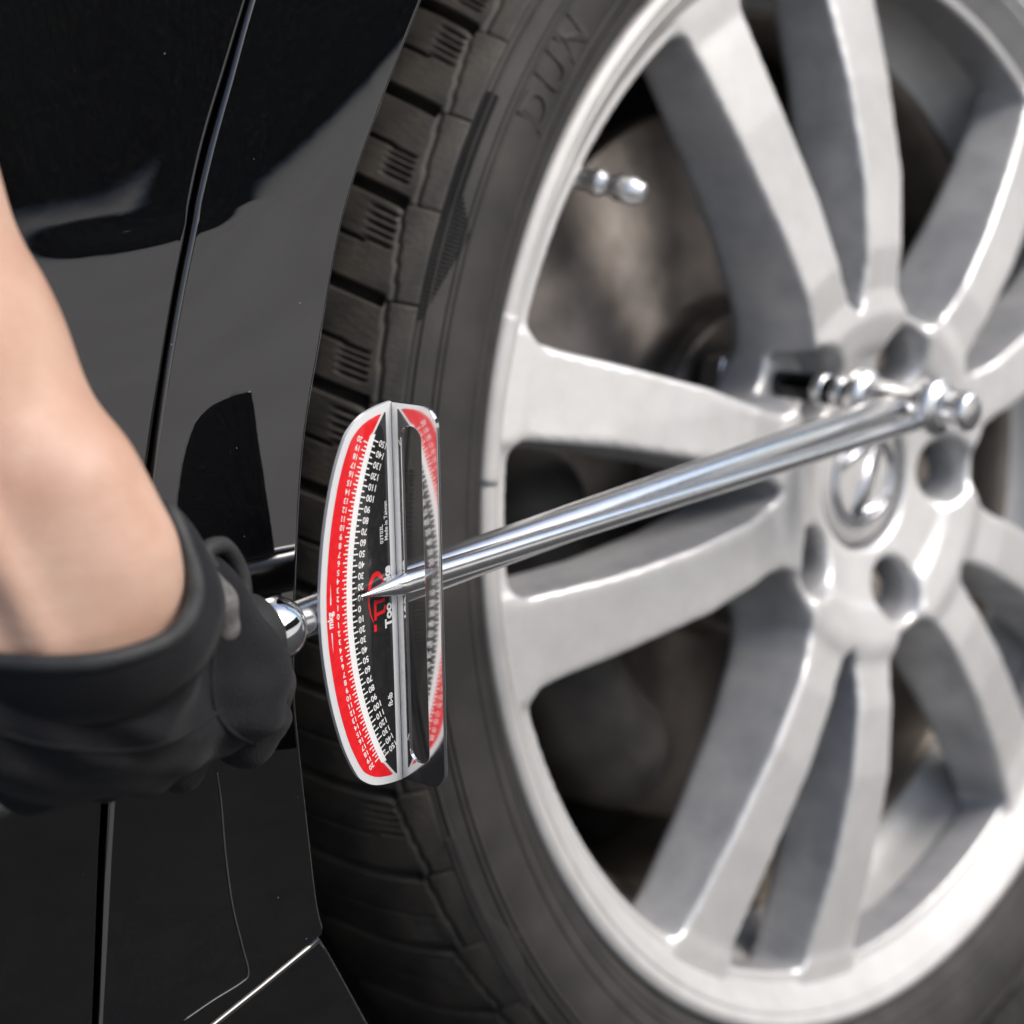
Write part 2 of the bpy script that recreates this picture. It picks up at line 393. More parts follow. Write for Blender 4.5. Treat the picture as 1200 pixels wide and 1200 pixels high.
def w_of(r): # arc position of the outer shoulder at radius r
    k = int(np.argmin(pf[:, 1])); return float(np.interp(r, pf[k:, 0], arc[k:]))
W_STRIP = w_of(.2828); W_EDGE = w_of(.2908)
def tyre_pt(theta, wv, h):
    q = prof_at(wv) + prof_n(wv) * (np.asarray(h)[..., None])
    return np.stack([q[..., 0] * np.cos(theta), q[..., 1], q[..., 0] * np.sin(theta)], -1)
ws = np.r_[np.linspace(0, W_STRIP - .0004, 26), W_STRIP, W_STRIP + .0006, np.linspace(W_STRIP + .002, arc[-1], 26)]
hs = np.where(ws > W_STRIP + .0005, -.0015, 0) + np.where(ws > W_EDGE + .001, -.0055, 0)
q = prof_at(ws) + prof_n(ws) * hs[:, None]
prof_full = [tuple(p) for p in q] + [(r, .22 - y) for r, y in q[::-1]]
# fine raised rings on the sidewall
V, F = lathe(prof_full, n=256)
tme = mesh('tyre', V, F, rubber); fix_normals(tme); link('tyre', tme, wheel)
for rr in (.2465, .2500, .2565, .2725, .2745, .2805):
    k = int(np.argmin(pf[:, 1])); wv = float(np.interp(rr, pf[:k + 1, 0], arc[:k + 1])) if rr < .265 else w_of(rr)
    c = prof_at(np.array(wv)); ring = [(c[0] + .0007 * math.cos(a), c[1] + .0006 * math.sin(a)) for a in np.linspace(0, 2 * math.pi, 8)[:-1]]
    V, F = lathe(ring, n=256, closed=True); link('sidewall_ring', mesh('sidewall_ring', V, F, rubber), wheel)

# --- tread blocks, one mesh shared by all
PITCH = 360 / 56.
def tread_mesh(long_):
    na, nw = 56, 46
    A = np.linspace(0, 1, na); half = R_(PITCH)
    Wv = np.r_[np.linspace(W_STRIP - .0006, W_EDGE, 15), np.linspace(W_EDGE + .0006, W_EDGE + .055, nw - 15)]
    a, wv = np.meshgrid(A, Wv, indexing='ij')
    s = (wv - W_EDGE)                         # >0 on the tread, <0 on the shoulder strip
    h = np.full(a.shape, .0)
    # big groove between blocks (only on the tread side)
    g = np.minimum(a, 1 - a) * half * .298
    grv = np.clip((.0021 - g) / .0008, 0, 1) * np.clip((s + .0006) / .0012, 0, 1)
    # a second, narrow cut across the middle of the block
    mid = np.abs(a - .52) * half * .298; sip = np.clip((.00055 - mid) / .0003, 0, 1) * np.clip((s - .010) / .001, 0, 1)
    # short sipes along the shoulder on part of the block
    k = (a - .12) / .40 if long_ else (a - .50) / .34
    inr = (k > 0) & (k < 1); ph = np.abs(((k * 5) % 1) - .5) / 5 * (.40 if long_ else .34) * half * .298
    sp = np.where(inr, np.clip((.0006 - ph) / .0003, 0, 1), 0) * np.clip((s - .0015) / .0006, 0, 1) * np.clip((.0105 - s) / .0008, 0, 1)
    # thin slanting groove that separates strip and tread
    line = W_EDGE - .0005 - .0045 * ((a if long_ else a * .5) if long_ else (.5 + .5 * a)) + .001
    tg = np.clip((.0006 - np.abs(wv - line)) / .0003, 0, 1)
    h = h - .0052 * grv - .0026 * sip - .0020 * sp * (1 - grv) - .0016 * tg
    edge = np.minimum(a, 1 - a) * half * .298
    step = np.where(s < -.0004, np.clip((.0007 - edge) / .0004, 0, 1) * (.0010 if long_ else .0003), 0)
    h = h - step
    h = np.where(wv < W_STRIP, -.0010, h)
    h = h + rng.normal(0, .00004, h.shape)
    P = tyre_pt((a - .5) * half + R_(.9) * np.clip(s, 0, None) / .055 * 0 - np.clip(s, 0, .05) * .9, wv, h)
    F = []
    V = P.reshape(-1, 3)
    for i in range(na - 1):
        for j in range(nw - 1):
            F.append((i * nw + j, i * nw + j + 1, (i + 1) * nw + j + 1, (i + 1) * nw + j))
    me = mesh('tread_block', V, F, rubber_block); fix_normals(me)
    return me
tm = [tread_mesh(True), tread_mesh(False)]
for k in range(56):
    ang = 133.4 + PITCH * (k + .5)
    if 60 < (ang % 360) < 240:                                   # the side of the tyre the picture can see
        o = link('tread_block', tm[k % 2], wheel); o.rotation_euler = (0, -R_(ang), 0)
    else:
        o = link('tread_block', tm[k % 2], wheel); o.rotation_euler = (0, -R_(ang), 0)

# --- ribbed wedges and lettering moulded on the sidewall
V = []; F = []
for k in range(14):
    c0 = 149.3 + k * PITCH * 4
    for q in np.arange(-4.6, 12., .30):
        ang = c0 - q; 
        if q < 4.6:
            u = (q + 4.6) / 9.2; r0 = .2822 - .0092 * min(1, u * 1.35) * (1 - max(0, u - .74) / .26 * .6); r1 = .2824
        else: r0, r1 = .2786, .2824
        if r1 - r0 < .0008: continue
        th = R_(ang); dw = R_(.085); i0 = len(V)
        wv = np.array([w_of(r0), (w_of(r0) + w_of(r1)) / 2, w_of(r1)])
        for sgn, hh in ((-1, -.0002), (0, .00095), (1, -.0002)):
            V += list(tyre_pt(np.full(3, th + sgn * dw), wv, np.full(3, hh)))
        F += [(i0, i0 + 1, i0 + 4, i0 + 3), (i0 + 1, i0 + 2, i0 + 5, i0 + 4), (i0 + 3, i0 + 4, i0 + 7, i0 + 6), (i0 + 4, i0 + 5, i0 + 8, i0 + 7)]
me = mesh('sidewall_ribs', V, F, rubber); fix_normals(me); link('sidewall_ribs', me, wheel, kind='stuff')

_dg = None
def text_mesh(s, offset=0.0, bold=True):
    c = bpy.data.curves.new('t', 'FONT'); c.body = s; c.size = 1.0; c.offset = offset; c.resolution_u = 4
    o = bpy.data.objects.new('t', c); COL.objects.link(o)
    dg = bpy.context.evaluated_depsgraph_get(); me = o.evaluated_get(dg).to_mesh()
    V = np.array([v.co[:] for v in me.vertices]); F = [tuple(p.vertices) for p in me.polygons]
    o.evaluated_get(dg).to_mesh_clear(); bpy.data.objects.remove(o); bpy.data.curves.remove(c)
    return V, F
_tc = {}
def glyphs(s, offset=.012):
    if (s, offset) not in _tc: _tc[(s, offset)] = text_mesh(s, offset)
    return _tc[(s, offset)]
def sidewall_text(s, ang0, r_in, height, adv=.75):
    V = []; F = []; x = 0
    for ch in s:
        gv, gf = glyphs(ch, .02); wd = gv[:, 0].max() - gv[:, 0].min(); gx = gv[:, 0] - gv[:, 0].min() + x
        th = R_(ang0) - gx * height * 1.45 / r_in; rr = r_in + gv[:, 1] * height / .72
        k = int(np.argmin(pf[:, 1])); wv = np.interp(rr, pf[:, 0], arc)
        i0 = len(V); m = len(gv)
        V += list(tyre_pt(th, wv, np.full(m, .0007))) + list(tyre_pt(th, wv, np.full(m, -.0004)))
        F += [tuple(i0 + i for i in f) for f in gf]
        cnt = {}
        for f in gf:
            for a, b_ in zip(f, f[1:] + f[:1]): cnt[(a, b_)] = 1
        for (a, b_) in cnt:
            if (b_, a) not in cnt: F.append((i0 + a, i0 + b_, i0 + m + b_, i0 + m + a))
        x += wd + .16
    return V, F
V, F = sidewall_text('DUN', 137.6, .2598, .0125)
me = mesh('sidewall_lettering', V, F, rubber, False); fix_normals(me); link('sidewall_lettering', me, wheel)

# --- rim: lip and barrel turned, spokes and hub cast
lip = [(.2395, .010), (.2402, .004), (.2398, .0015), (.2385, .0002), (.236, -.0006), (.2342, .0002), (.2332, .0016), (.2326, .0022), (.2322, .0018), (.2312, .0022), (.2275, .0062), (.2225, .0112), (.2205, .0138), (.2200, .018), (.2225, .03)]
V, F = lathe([tuple(p) for p in spline(np.array(lip), 3)], n=256); me = mesh('rim_lip', V, F, lipmat); fix_normals(me); link('rim_lip', me, wheel)
fb = [(.2215, .016), (.2195, .030), (.2165, .048), (.210, .056), (.2045, .0585)]
V, F = lathe([tuple(p) for p in spline(np.array(fb), 4)], n=192); me = mesh('front_barrel', V, F, lipmat); fix_normals(me); link('front_barrel', me, wheel)
bar = [(.2045, .0585), (.200, .062), (.197, .075), (.198, .10), (.208, .115), (.214, .13), (.2165, .17), (.218, .20), (.226, .212)]
V, F = lathe([tuple(p) for p in spline(np.array(bar), 4)], n=192); me = mesh('rim_barrel', V, F, barrel_m); fix_normals(me); link('rim_barrel', me, wheel)

PAIR0 = 168.0
def cast_sdf():
    h = .0015; lo = np.array([-.231, -.012, -.231]); hi = np.array([.231, .060, .231])
    X = grid(lo, hi, h); x, y, z = X[..., 0], X[..., 1], X[..., 2]
    r = np.hypot(x, z); th = np.arctan2(z, x) - R_(PAIR0)
    m = (th + R_(36)) % R_(72) - R_(36); t = r * np.cos(m); s = np.abs(r * np.sin(m))
    rk = [0, .03, .05, .07, .10, .13, .17, .20, .225, .24]; yk = [.012, .012, .007, .002, -.0025, -.0025, .0025, .008, .0128, .0135]
    yf = np.interp(r, rk, yk)
    dep = np.maximum(y - yf, 0)
    to = [0, .06, .084, .1225, .171, .206, .24]; sok = [.026, .0295, .0325, .0434, .0545, .0618, .069]
    ti = [0, .072, .0935, .13, .169, .216, .24]; sik = [-.03, .0015, .009, .0168, .0236, .0288, .0315]
    so_ = np.interp(t, to, sok) + dep * .16 + .0015 * np.clip((r - .2) / .02, 0, 1)
    si_ = np.interp(t, ti, sik) - dep * .10
    d2 = np.maximum((si_ - s) * .96, (s - so_) * .96)
    # flare of the walls into rim and hub behind the face
    thick = np.interp(r, [.05, .09, .15, .2, .225], [.046, .040, .034, .030, .028])
    sp = smax(smax(d2, yf - y, .0022), y - yf - thick, .006)
    sp = smax(sp, .06 - r, .004)
    hub = smax(smax(r - .0735, yf - y, .005), y - .047, .004)
    ring = smax(smax(np.abs(r - .2235) - .0065, (.0125 - y), .002), y - .036, .003)
    d = smin(sp, hub, .010); d = smin(d, ring, .008)
    for k in range(5):
        a = R_(PAIR0 - 36 + 72 * k); cx, cz = .0540 * math.cos(a), .0540 * math.sin(a); rad = .0130
        if k == 0: cx, cz, rad = -.0372, .0490, .0158
        hole = np.hypot(x - cx, z - cz) - rad - np.clip(.006 - (y - yf), 0, .006) * .35
        hole = smax(hole, y - (.024 if k == 0 else .030), .003)        # blind pocket
        d = smax(d, -hole, .003)
    d = smax(d, -(smax(r - .0318, y - .026, .001)), .003)          # recess for the cap
    return d, lo, h
d, lo, h = cast_sdf()
P, Q = iso(d, lo, h, 5); N = vnormals(P, Q)
if np.sum(N[:, 1] * (P[:, 1] < .005)) > 0: N = -N; Q = Q[:, ::-1]
cen = P[Q].mean(1); rc = np.hypot(cen[:, 0], cen[:, 2]); am = (np.degrees(np.arctan2(cen[:, 2], cen[:, 0])) - PAIR0 + 18) % 360
reg = np.where(rc < .084, 0, np.where(rc > .2185, 11, 1 + (am // 36).astype(int)))
# 36-degree sectors: shift so that every sector holds one spoke (spokes sit 12 deg either side of a pair centre)
am2 = (np.degrees(np.arctan2(cen[:, 2], cen[:, 0])) - PAIR0) % 72; pair = ((np.degrees(np.arctan2(cen[:, 2], cen[:, 0])) - PAIR0 + 36) % 360 // 72).astype(int)
side = (am2 < 36).astype(int); reg = np.where(rc < .084, 0, np.where(rc > .2185, 11, 1 + pair * 2 + side))
for g in range(12):
    fs = Q[reg == g]
    if not len(fs): continue
    used, inv = np.unique(fs, return_inverse=True); inv = inv.reshape(fs.shape)
    nm = 'hub' if g == 0 else ('rim_ring' if g == 11 else 'spoke')
    link(nm, mesh(nm, P[used], inv, alloy, True, N[used]), wheel)
# centre cap and its emblem
cap = [(.0, .0125), (.012, .0125), (.022, .0130), (.0275, .0140), (.0300, .0155), (.0312, .0185), (.0314, .026)]
V, F = lathe(cap, n=72); me = mesh('center_cap', V, F, lipmat); fix_normals(me); link('center_cap', me, wheel)
def ribbon(path, wd, n, thick, closed=False):
    """flat raised band along a path in the plane with normal n"""
    Pth = np.asarray(path, float); m = len(Pth); V = []; F = []; n = unit(n); wd = np.broadcast_to(wd, (m,))
    for i in range(m):
        a = Pth[(i - 1) % m] if closed else Pth[max(i - 1, 0)]; b_ = Pth[(i + 1) % m] if closed else Pth[min(i + 1, m - 1)]
        sd_ = unit(np.cross(n, b_ - a)) * wd[i] / 2
        V += [Pth[i] - sd_, Pth[i] - sd_ * .7 + n * thick, Pth[i] + sd_ * .7 + n * thick, Pth[i] + sd_]
    for i in range(m if closed else m - 1):
        j = (i + 1) % m
        for k in range(3): F.append((4 * i + k, 4 * j + k, 4 * j + k + 1, 4 * i + k + 1))
    if not closed: F += [(0, 1, 2, 3), tuple(4 * (m - 1) + k for k in (3, 2, 1, 0))]
    return V, F
ro = R_(4)
def capp(u, v): return np.array([u * math.cos(ro) - v * math.sin(ro), .0131, u * math.sin(ro) + v * math.cos(ro)])
ov = [capp(.0215 * math.cos(a), .0190 * math.sin(a)) for a in np.linspace(0, 2 * math.pi, 49)[:-1]]
V, F = ribbon(ov, .0036, (0, -1, 0), .0022, True)
lp = [capp(-.0165, .0105), capp(-.004, .0122), capp(.0105, .0128), capp(.0130, .0105), capp(.002, -.002), capp(-.0105, -.0145)]
V2, F2 = ribbon(lp, [.003, .0035, .0050, .0070, .0082, .0080], (0, -1, 0), .0024)
F += [tuple(i + len(V) for i in f) for f in F2]; V += V2
V2, F2 = ribbon([capp(-.0105, -.0145), capp(.004, -.0158), capp(.0145, -.0125)], [.004, .0042, .003], (0, -1, 0), .0023)
F += [tuple(i + len(V) for i in f) for f in F2]; V += V2
emb_m = mat('emblem_chrome', (.62, .63, .66), .28, 1.); me = mesh('emblem', V, F, emb_m); fix_normals(me); link('emblem', me, wheel)
# lug nuts in the other four pockets
nutp = [(.0, .017), (.005, .017), (.0085, .0185), (.0098, .021), (.0098, .034), (.0125, .036), (.0125, .046)]
for k in range(5):
    a = R_(PAIR0 - 36 + 72 * k); cx, cz = .0550 * math.cos(a), .0550 * math.sin(a)
    if k == 0: cx, cz = -.0362, .0517
    V, F = lathe(nutp, (cx, .012 if k == 0 else .000, cz), (0, 1, 0), 6); me = mesh('lug_nut', V, F, socket_m if k == 0 else barrel_m, False); fix_normals(me); link('lug_nut', me, wheel)
# valve stem with its cap
va = R_(131.0); vp = np.array([.2065 * math.cos(va), .036, .2065 * math.sin(va)]); vt = np.array([.1915 * math.cos(va - .004), .0060, .1915 * math.sin(va - .004)])
vd = vt - vp; L = np.linalg.norm(vd)
vs = [(.0, 0), (.0062, 0), (.0062, .004), (.0042, .006), (.0040, .012), (.0052, .0135), (.0052, .0165), (.0040, .018), (.0040, .021), (.0050, .0225), (.0050, L - .0035), (.0040, L - .0025), (.0040, L - .0008), (.0032, L), (.0, L)]
V, F = lathe(vs, vp, vd, 24); me = mesh('valve_stem', V, F, chrome_soft); fix_normals(me); link('valve_stem', me, wheel)
# clip-on balance weight on the lip
wp = [(.2407, .004), (.2403, .0008), (.2388, -.0006), (.236, -.0014), (.2340, -.0006), (.2328, .0012)]
V, F = lathe(wp, n=40, a0=0, a1=1); 
def arc_lathe(prof, a0, a1, n):
    V = []; F = []; k = len(prof)
    for i in range(n + 1):
        a = R_(a0 + (a1 - a0) * i / n)
        for r, y in prof: V.append((r * math.cos(a), y, r * math.sin(a)))
    for i in range(n):
        for q in range(k - 1): F.append((i * k + q, i * k + q + 1, (i + 1) * k + q + 1, (i + 1) * k + q))
    F += [tuple(range(k)), tuple(n * k + q for q in range(k))[::-1]]
    return V, F
V, F = arc_lathe(wp, 150.3, 164.3, 24); me = mesh('balance_weight', V, F, lipmat); fix_normals(me); link('balance_weight', me, wheel)
# brake disc and caliper behind the spokes
V, F = lathe([(.078, .070), (.081, .074), (.083, .088), (.165, .088), (.167, .090), (.167, .108), (.165, .110), (.08, .110)], n=96)
me = mesh('brake_disc', V, F, disc_m); fix_normals(me); link('brake_disc', me, car)
V, F = lathe([(.0, .060), (.03, .060), (.034, .064), (.074, .066), (.078, .070), (.078, .12)], n=64); me = mesh('disc_hat', V, F, disc_m); fix_normals(me); link('disc_hat', me, car)
X = grid((-.20, .045, -.2), (.04, .15, .2), .004)
cal = None
for a in (100, 112, 124, 136, 148):
    c = np.array([.150 * math.cos(R_(a + 70)), .085, .150 * math.sin(R_(a + 70))])
    dd = cone_sdf(X, c - [0, .012, 0], c + [0, .035, 0], .026, .026); cal = dd if cal is None else smin(cal, dd, .015)
Pc, Qc = iso(cal, (-.20, .045, -.2), .004, 2); me = mesh('brake_caliper', Pc, Qc, caliper_m); fix_normals(me); link('brake_caliper', me, car)

# ------------------------------------------------------------------ torque wrench
BH = np.array([-0.04280449, -0.035, 0.04436384])                   # beam start at the head
B = np.array([-0.98361979, -0.14951163, 0.10068953]); T = np.array([0.11422279, -0.08485503, 0.98982462]); NN = np.array([0.13944628, -0.98511212, -0.10054272])
Q0 = BH + .006 * NN
def pl(s, t, n=0.): return Q0 + B * (s * 1e-3) + T * (t * 1e-3) + NN * (n * 1e-3)        # millimetres along the wrench
wr = link('torque_wrench', None, None, 'chrome beam torque wrench with red and black scale plate', 'torque wrench')
AX0 = np.array([-0.03620543, 0.03, 0.05173709]); AX = unit([-0.01377454, -0.99531223, -0.09572793])
# main beam
def lobj(name, prof, o, a, m, parent, n=48, sm=True):
    V, F = lathe(prof, o, a, n); me = mesh(name, V, F, m, sm); fix_normals(me); return link(name, me, parent)
beam_o = BH; 
lobj('beam', [(0, -.0042), (.0030, -.0040), (.0046, -.0030), (.0054, -.0010), (.0054, .327), (.0049, .3285), (.0049, .340)], beam_o, B, chrome_bar, wr)
# reversible drive head on the socket axis
lobj('drive_head', [(0, .0445), (.0098, .0445), (.0106, .0455), (.0109, .0470), (.0109, .0500), (.0103, .0515), (.0078, .0522), (.0074, .0530), (.0074, .0748), (.0100, .0756), (.0112, .0768), (.0115, .0790), (.0115, .0825), (.0110, .0842), (.0098, .0850), (.0074, .0853), (.0072, .0860), (.0072, .0890), (.0078, .0900), (.0079, .0960), (.0074, .0976), (.0062, .0985), (0, .0988)], AX0, AX, chrome_soft, wr)
# pointer rod
R0 = np.array([-0.04005087, -0.04830834, 0.03933306]); R1 = np.array([-0.35748056, -0.09075651, 0.07963246]); rd = unit(R1 - R0); RL = np.linalg.norm(R1 - R0)
lobj('pointer_rod', [(0, -.004), (.0026, -.004), (.0030, -.003), (.0030, RL - .0165), (.0029, RL - .0150), (.0022, RL - .0105), (.00125, RL - .0050), (.0002, RL)], R0, rd, chrome_bar, wr, 32)

def poly_solid(outline, hole, thick, to3, name, m, parent, bevel=.12):
    """flat plate from a 2D outline (mm), optional hole, with a small chamfer"""
    O = [tuple(p) for p in outline]; Hh = [tuple(p) for p in hole] if hole is not None else []
    pts = [Vector(p) for p in O + Hh]; n = len(O); e = [(i, (i + 1) % n) for i in range(n)] + [(n + i, n + (i + 1) % len(Hh)) for i in range(len(Hh))]
    vo, eo, fo, ov_, _, _ = delaunay_2d_cdt(pts, e, [], 1, 1e-6)
    V2 = np.array([tuple(v) for v in vo])
    def ins(p, poly):
        c = False; j = len(poly) - 1
        for i in range(len(poly)):
            if (poly[i][1] > p[1]) != (poly[j][1] > p[1]) and p[0] < (poly[j][0] - poly[i][0]) * (p[1] - poly[i][1]) / (poly[j][1] - poly[i][1]) + poly[i][0]: c = not c
            j = i
        return c
    F2 = [f for f in fo if not (Hh and ins(V2[list(f)].mean(0), Hh))]
    m2 = len(V2); V = [to3(u, v, 0) for u, v in V2] + [to3(u, v, -thick) for u, v in V2]
    F = [tuple(f) for f in F2] + [tuple(i + m2 for i in f)[::-1] for f in F2]
    cnt = {}
    for f in F2:
        for a, b_ in zip(f, tuple(f[1:]) + (f[0],)): cnt[(a, b_)] = 1
    for a, b_ in cnt:
        if (b_, a) not in cnt: F.append((a, b_, b_ + m2, a + m2))
    me = mesh(name, V, F, m, False); fix_normals(me)
    o = link(name, me, parent)
    bv = o.modifiers.new('b', 'BEVEL'); bv.width = bevel * 1e-3; bv.segments = 2; bv.limit_method = 'ANGLE'; bv.angle_limit = R_(40)
    return o
half_out = spline(np.array([(306.3, 50.3), (311.5, 49.7), (316.8, 48.4), (320.9, 46.1), (323.9, 42.9), (328.2, 34.2), (331.9, 21.8), (334.0, 9.0), (334.5, 0)]), 5)
out = np.concatenate([half_out, (half_out[:-1] * [1, -1])[::-1]])
plate = poly_solid(out, None, 1.0, lambda s, t, n: pl(s, t, n), 'scale_plate', plate_m, wr)
# upright slotted flange along the plate's edge
fo_ = [(-.6, -50.2)] + [(14.5 - 5.2 + 5.2 * math.cos(a), -50.2 + 5.2 + 5.2 * math.sin(a)) for a in np.linspace(-math.pi / 2, 0, 8)] + [(14.5 - 5.2 + 5.2 * math.cos(a), 50.2 - 5.2 + 5.2 * math.sin(a)) for a in np.linspace(0, math.pi / 2, 8)] + [(-.6, 50.2)]
sr = 3.25; sc_ = 6.1
sl = [(sc_ + sr * math.cos(a), 41.2 + sr * math.sin(a)) for a in np.linspace(0, math.pi, 14)] + [(sc_ + sr * math.cos(a), -41.2 + sr * math.sin(a)) for a in np.linspace(math.pi, 2 * math.pi, 14)]
flange = poly_solid(fo_, sl, 1.1, lambda u, t, n: pl(306.2 + n, t, u), 'slotted_flange', flange_m, wr, .2)

# printed scale
RA = 91.0; SCN = 324.2 - RA
def s_arc(t):
    t = abs(t)
    if t <= 43: return SCN + math.sqrt(RA * RA - t * t)
    return np.interp(t, [43, 48.0], [SCN + math.sqrt(RA * RA - 43 * 43), 309.2])
inset = []
for i in range(len(out)):
    a = out[i - 1]; b_ = out[(i + 1) % len(out)]; tg = unit(b_ - a); nrm = np.array([-tg[1], tg[0]])
    c = out[i] + nrm * 2.1
    if np.linalg.norm(c - [310, 0]) > np.linalg.norm(out[i] - [310, 0]): c = out[i] - nrm * 2.1
    inset.append(c)
inset = np.array(inset)
io = inset[np.argsort(inset[:, 1])]
def s_in(t): return float(np.interp(t, io[:, 1], io[:, 0]))
def strip(name, f0, f1, t0, t1, z, m, parent, n=120):
    V = []; F = []
    for t in np.linspace(t0, t1, n + 1):
        a, b_ = f0(t), f1(t); b_ = max(a, b_); V += [pl(a, t, z), pl(b_, t, z)]
    for i in range(n): F.append((2 * i, 2 * i + 1, 2 * i + 3, 2 * i + 2))
    me = mesh(name, V, F, m, False); fix_normals(me)
    if sum((Vector(p.normal) @ Vector(NN)) for p in me.polygons) < 0: me.flip_normals()
    return link(name, me, parent)
strip('red_zone', lambda t: s_arc(t) + (.9 if abs(t) < 43 else .45), s_in, -47.6, 47.6, .05, red_print, plate)
strip('black_zone', lambda t: 308.4, lambda t: s_arc(t) - (.9 if abs(t) < 43 else .45), -47.9, 47.9, .05, black_print, plate)
V = []; F = []
def add_text(s, org, xd, yd, size, align='L', z=.12, wide=.92, off=.02):
    gv, gf = glyphs(s, off); x = gv[:, 0] * size * wide; y = gv[:, 1] * size; x = x - x.min()
    if align == 'R': x = x - x.max()
    if align == 'C': x = x - x.max() / 2
    y = y - (y.max() + y.min()) / 2
    i0 = len(V)
    for a, b_ in zip(x, y): V.append(pl(org[0] + xd[0] * a + yd[0] * b_, org[1] + xd[1] * a + yd[1] * b_, z))
    for f in gf: F.append(tuple(i0 + i for i in f))
def flush(name, m, parent, vs=None):
    global V, F
    me = mesh(name, V, F, m, False)
    for p in me.polygons: pass
    fix = [f if np.dot(np.cross(np.subtract(V[f[1]], V[f[0]]), np.subtract(V[f[2]], V[f[0]])), NN) > 0 else f[::-1] for f in F]
    me = mesh(name, V, fix, m, False); o = link(name, me, parent); V = []; F = []; return o
dft = math.degrees(math.asin(42 / RA)) / 15; dkg = math.degrees(math.asin(41.4 / RA)) / 20 * .985
def quad(rho0, rho1, a, wd, z):
    ra = np.array([math.cos(a), math.sin(a)]); ta = np.array([-math.sin(a), math.cos(a)]) * wd / 2; c = np.array([SCN, 0.]); i0 = len(V)
    for r_, sg in ((rho0, -1), (rho1, -1), (rho1, 1), (rho0, 1)):
        p = c + ra * r_ + ta * sg; V.append(pl(p[0], p[1], z))
    F.append((i0, i0 + 1, i0 + 2, i0 + 3))
for k in range(-15, 16):
    a = R_(k * dft); ra = (math.cos(a), math.sin(a)); yd = (math.sin(a), -math.cos(a))
    add_text(str(abs(k) * 10), (SCN + 87.9 * ra[0], 87.9 * ra[1]), ra, yd, 2.35, 'R')
for k in range(-20, 21):
    a = R_(k * dkg); ra = (math.cos(a), math.sin(a)); yd = (math.sin(a), -math.cos(a))
    add_text(str(abs(k)), (SCN + 95.2 * ra[0], 95.2 * ra[1]), ra, yd, 2.0, 'C')
flush('scale_numerals', white_print, plate)
for k in range(-30, 31): quad(88.3 if k % 2 == 0 else 89.1, 90.4, R_(k * dft / 2), .38, .11)
for k in range(-40, 41): quad(91.6, 93.6 if k % 2 == 0 else 92.9, R_(k * dkg / 2), .36, .11)
flush('tick_marks', white_print, plate)
for i in range(80):
    t0, t1 = -43 + 86 * i / 80, -43 + 86 * (i + 1) / 80; i0 = len(V)
    for t_ in (t0, t1):
        for o_ in (-1., 1.): V.append(pl(s_arc(t_) + o_, t_, .09))
    F.append((i0, i0 + 1, i0 + 3, i0 + 2))
flush('dividing_arc', white_print, plate)
up = (0, 1); lf = (1, 0)                                           # reads upward, letters lean to the handle side
add_text('Made in Taiwan', (309.75, 20.4), up, lf, 1.75, 'C', off=.012)
add_text('03T03L', (311.5, 17.2), up, lf, 1.7, 'C', off=.012)
add_text('Too', (309.9, -7.6), up, lf, 3.5, 'L', off=.045, wide=1.05)
add_text('ke', (309.9, 8.6), up, lf, 3.5, 'R', off=.045, wide=1.05)
add_text('ft-lb', (310.2, -27.0), up, lf, 2.4, 'C', off=.03)
add_text('mkg', (330.9, -.3), up, lf, 2.7, 'C', off=.03)
for sg in (1, -1):
    i0 = len(V); V += [pl(331.0 - .35, sg * 3.6, .12), pl(331.0 + .05, sg * 3.6, .12), pl(330.75 - .1, sg * 9.0, .12)]; F.append((i0, i0 + 1, i0 + 2))
flush('plate_lettering', white_print, plate)
def pline(pts, wd, z=.1):
    p3 = spline(np.array(pts, float), 5); m = len(p3); wv = np.interp(np.linspace(0, 1, m), np.linspace(0, 1, len(wd)), wd)
    i0 = len(V)
    for i in range(m):
        tg = unit(p3[min(i + 1, m - 1)] - p3[max(i - 1, 0)]); nr = np.array([-tg[1], tg[0]]) * wv[i] / 2
        V.append(pl(*(p3[i] - nr), z)); V.append(pl(*(p3[i] + nr), z))
    for i in range(m - 1): F.append((i0 + 2 * i, i0 + 2 * i + 1, i0 + 2 * i + 3, i0 + 2 * i + 2))
pline([(311.4, 5.1), (312.3, 6.5), (313.5, 7.4), (314.9, 7.2), (316.0, 5.9), (316.7, 4.2), (317.1, 2.0), (317.0, -.1), (316.5, -2.6), (315.5, -4.9)], [.3, 1.1, 1.3, 1.3, 1.2, 1.0, .8, .6, .4, .15], .10)
pline([(315.0, -5.6), (314.9, -6.5), (314.9, -7.4)], [1.1, 1.0, 1.1], .10)
pline([(314.7, .8), (314.75, -1.5), (314.8, -4.5)], [.9, .9, .9], .105)
pline([(314.3, .1), (312.5, .1), (311.0, .1)], [.9, .9, .9], .11)
pline([(314.6, -3.2), (312.8, -3.0), (311.4, -2.9)], [.9, .9, .9], .11)
pline([(311.5, -3.3), (311.3, -2.4), (310.95, -1.4)], [.8, .8, .8], .115)
flush('logo', red_print, plate)
# ball ferrule and grip
HB = BH + B * .3446
lobj('ball_ferrule', [(.0049, -.0065), (.0052, -.0062), (.0066, -.0050), (.0078, -.0026), (.0082, .000), (.0080, .0026), (.0072, .0048), (.0058, .006), (.0, .0066)], HB, B, chrome, wr)
lobj('handle_grip', [(.0, .004), (.0085, .004), (.0105, .006), (.0108, .02), (.0110, .05), (.0105, .080), (.0088, .086), (0, .088)], HB, B, grip_m, wr)

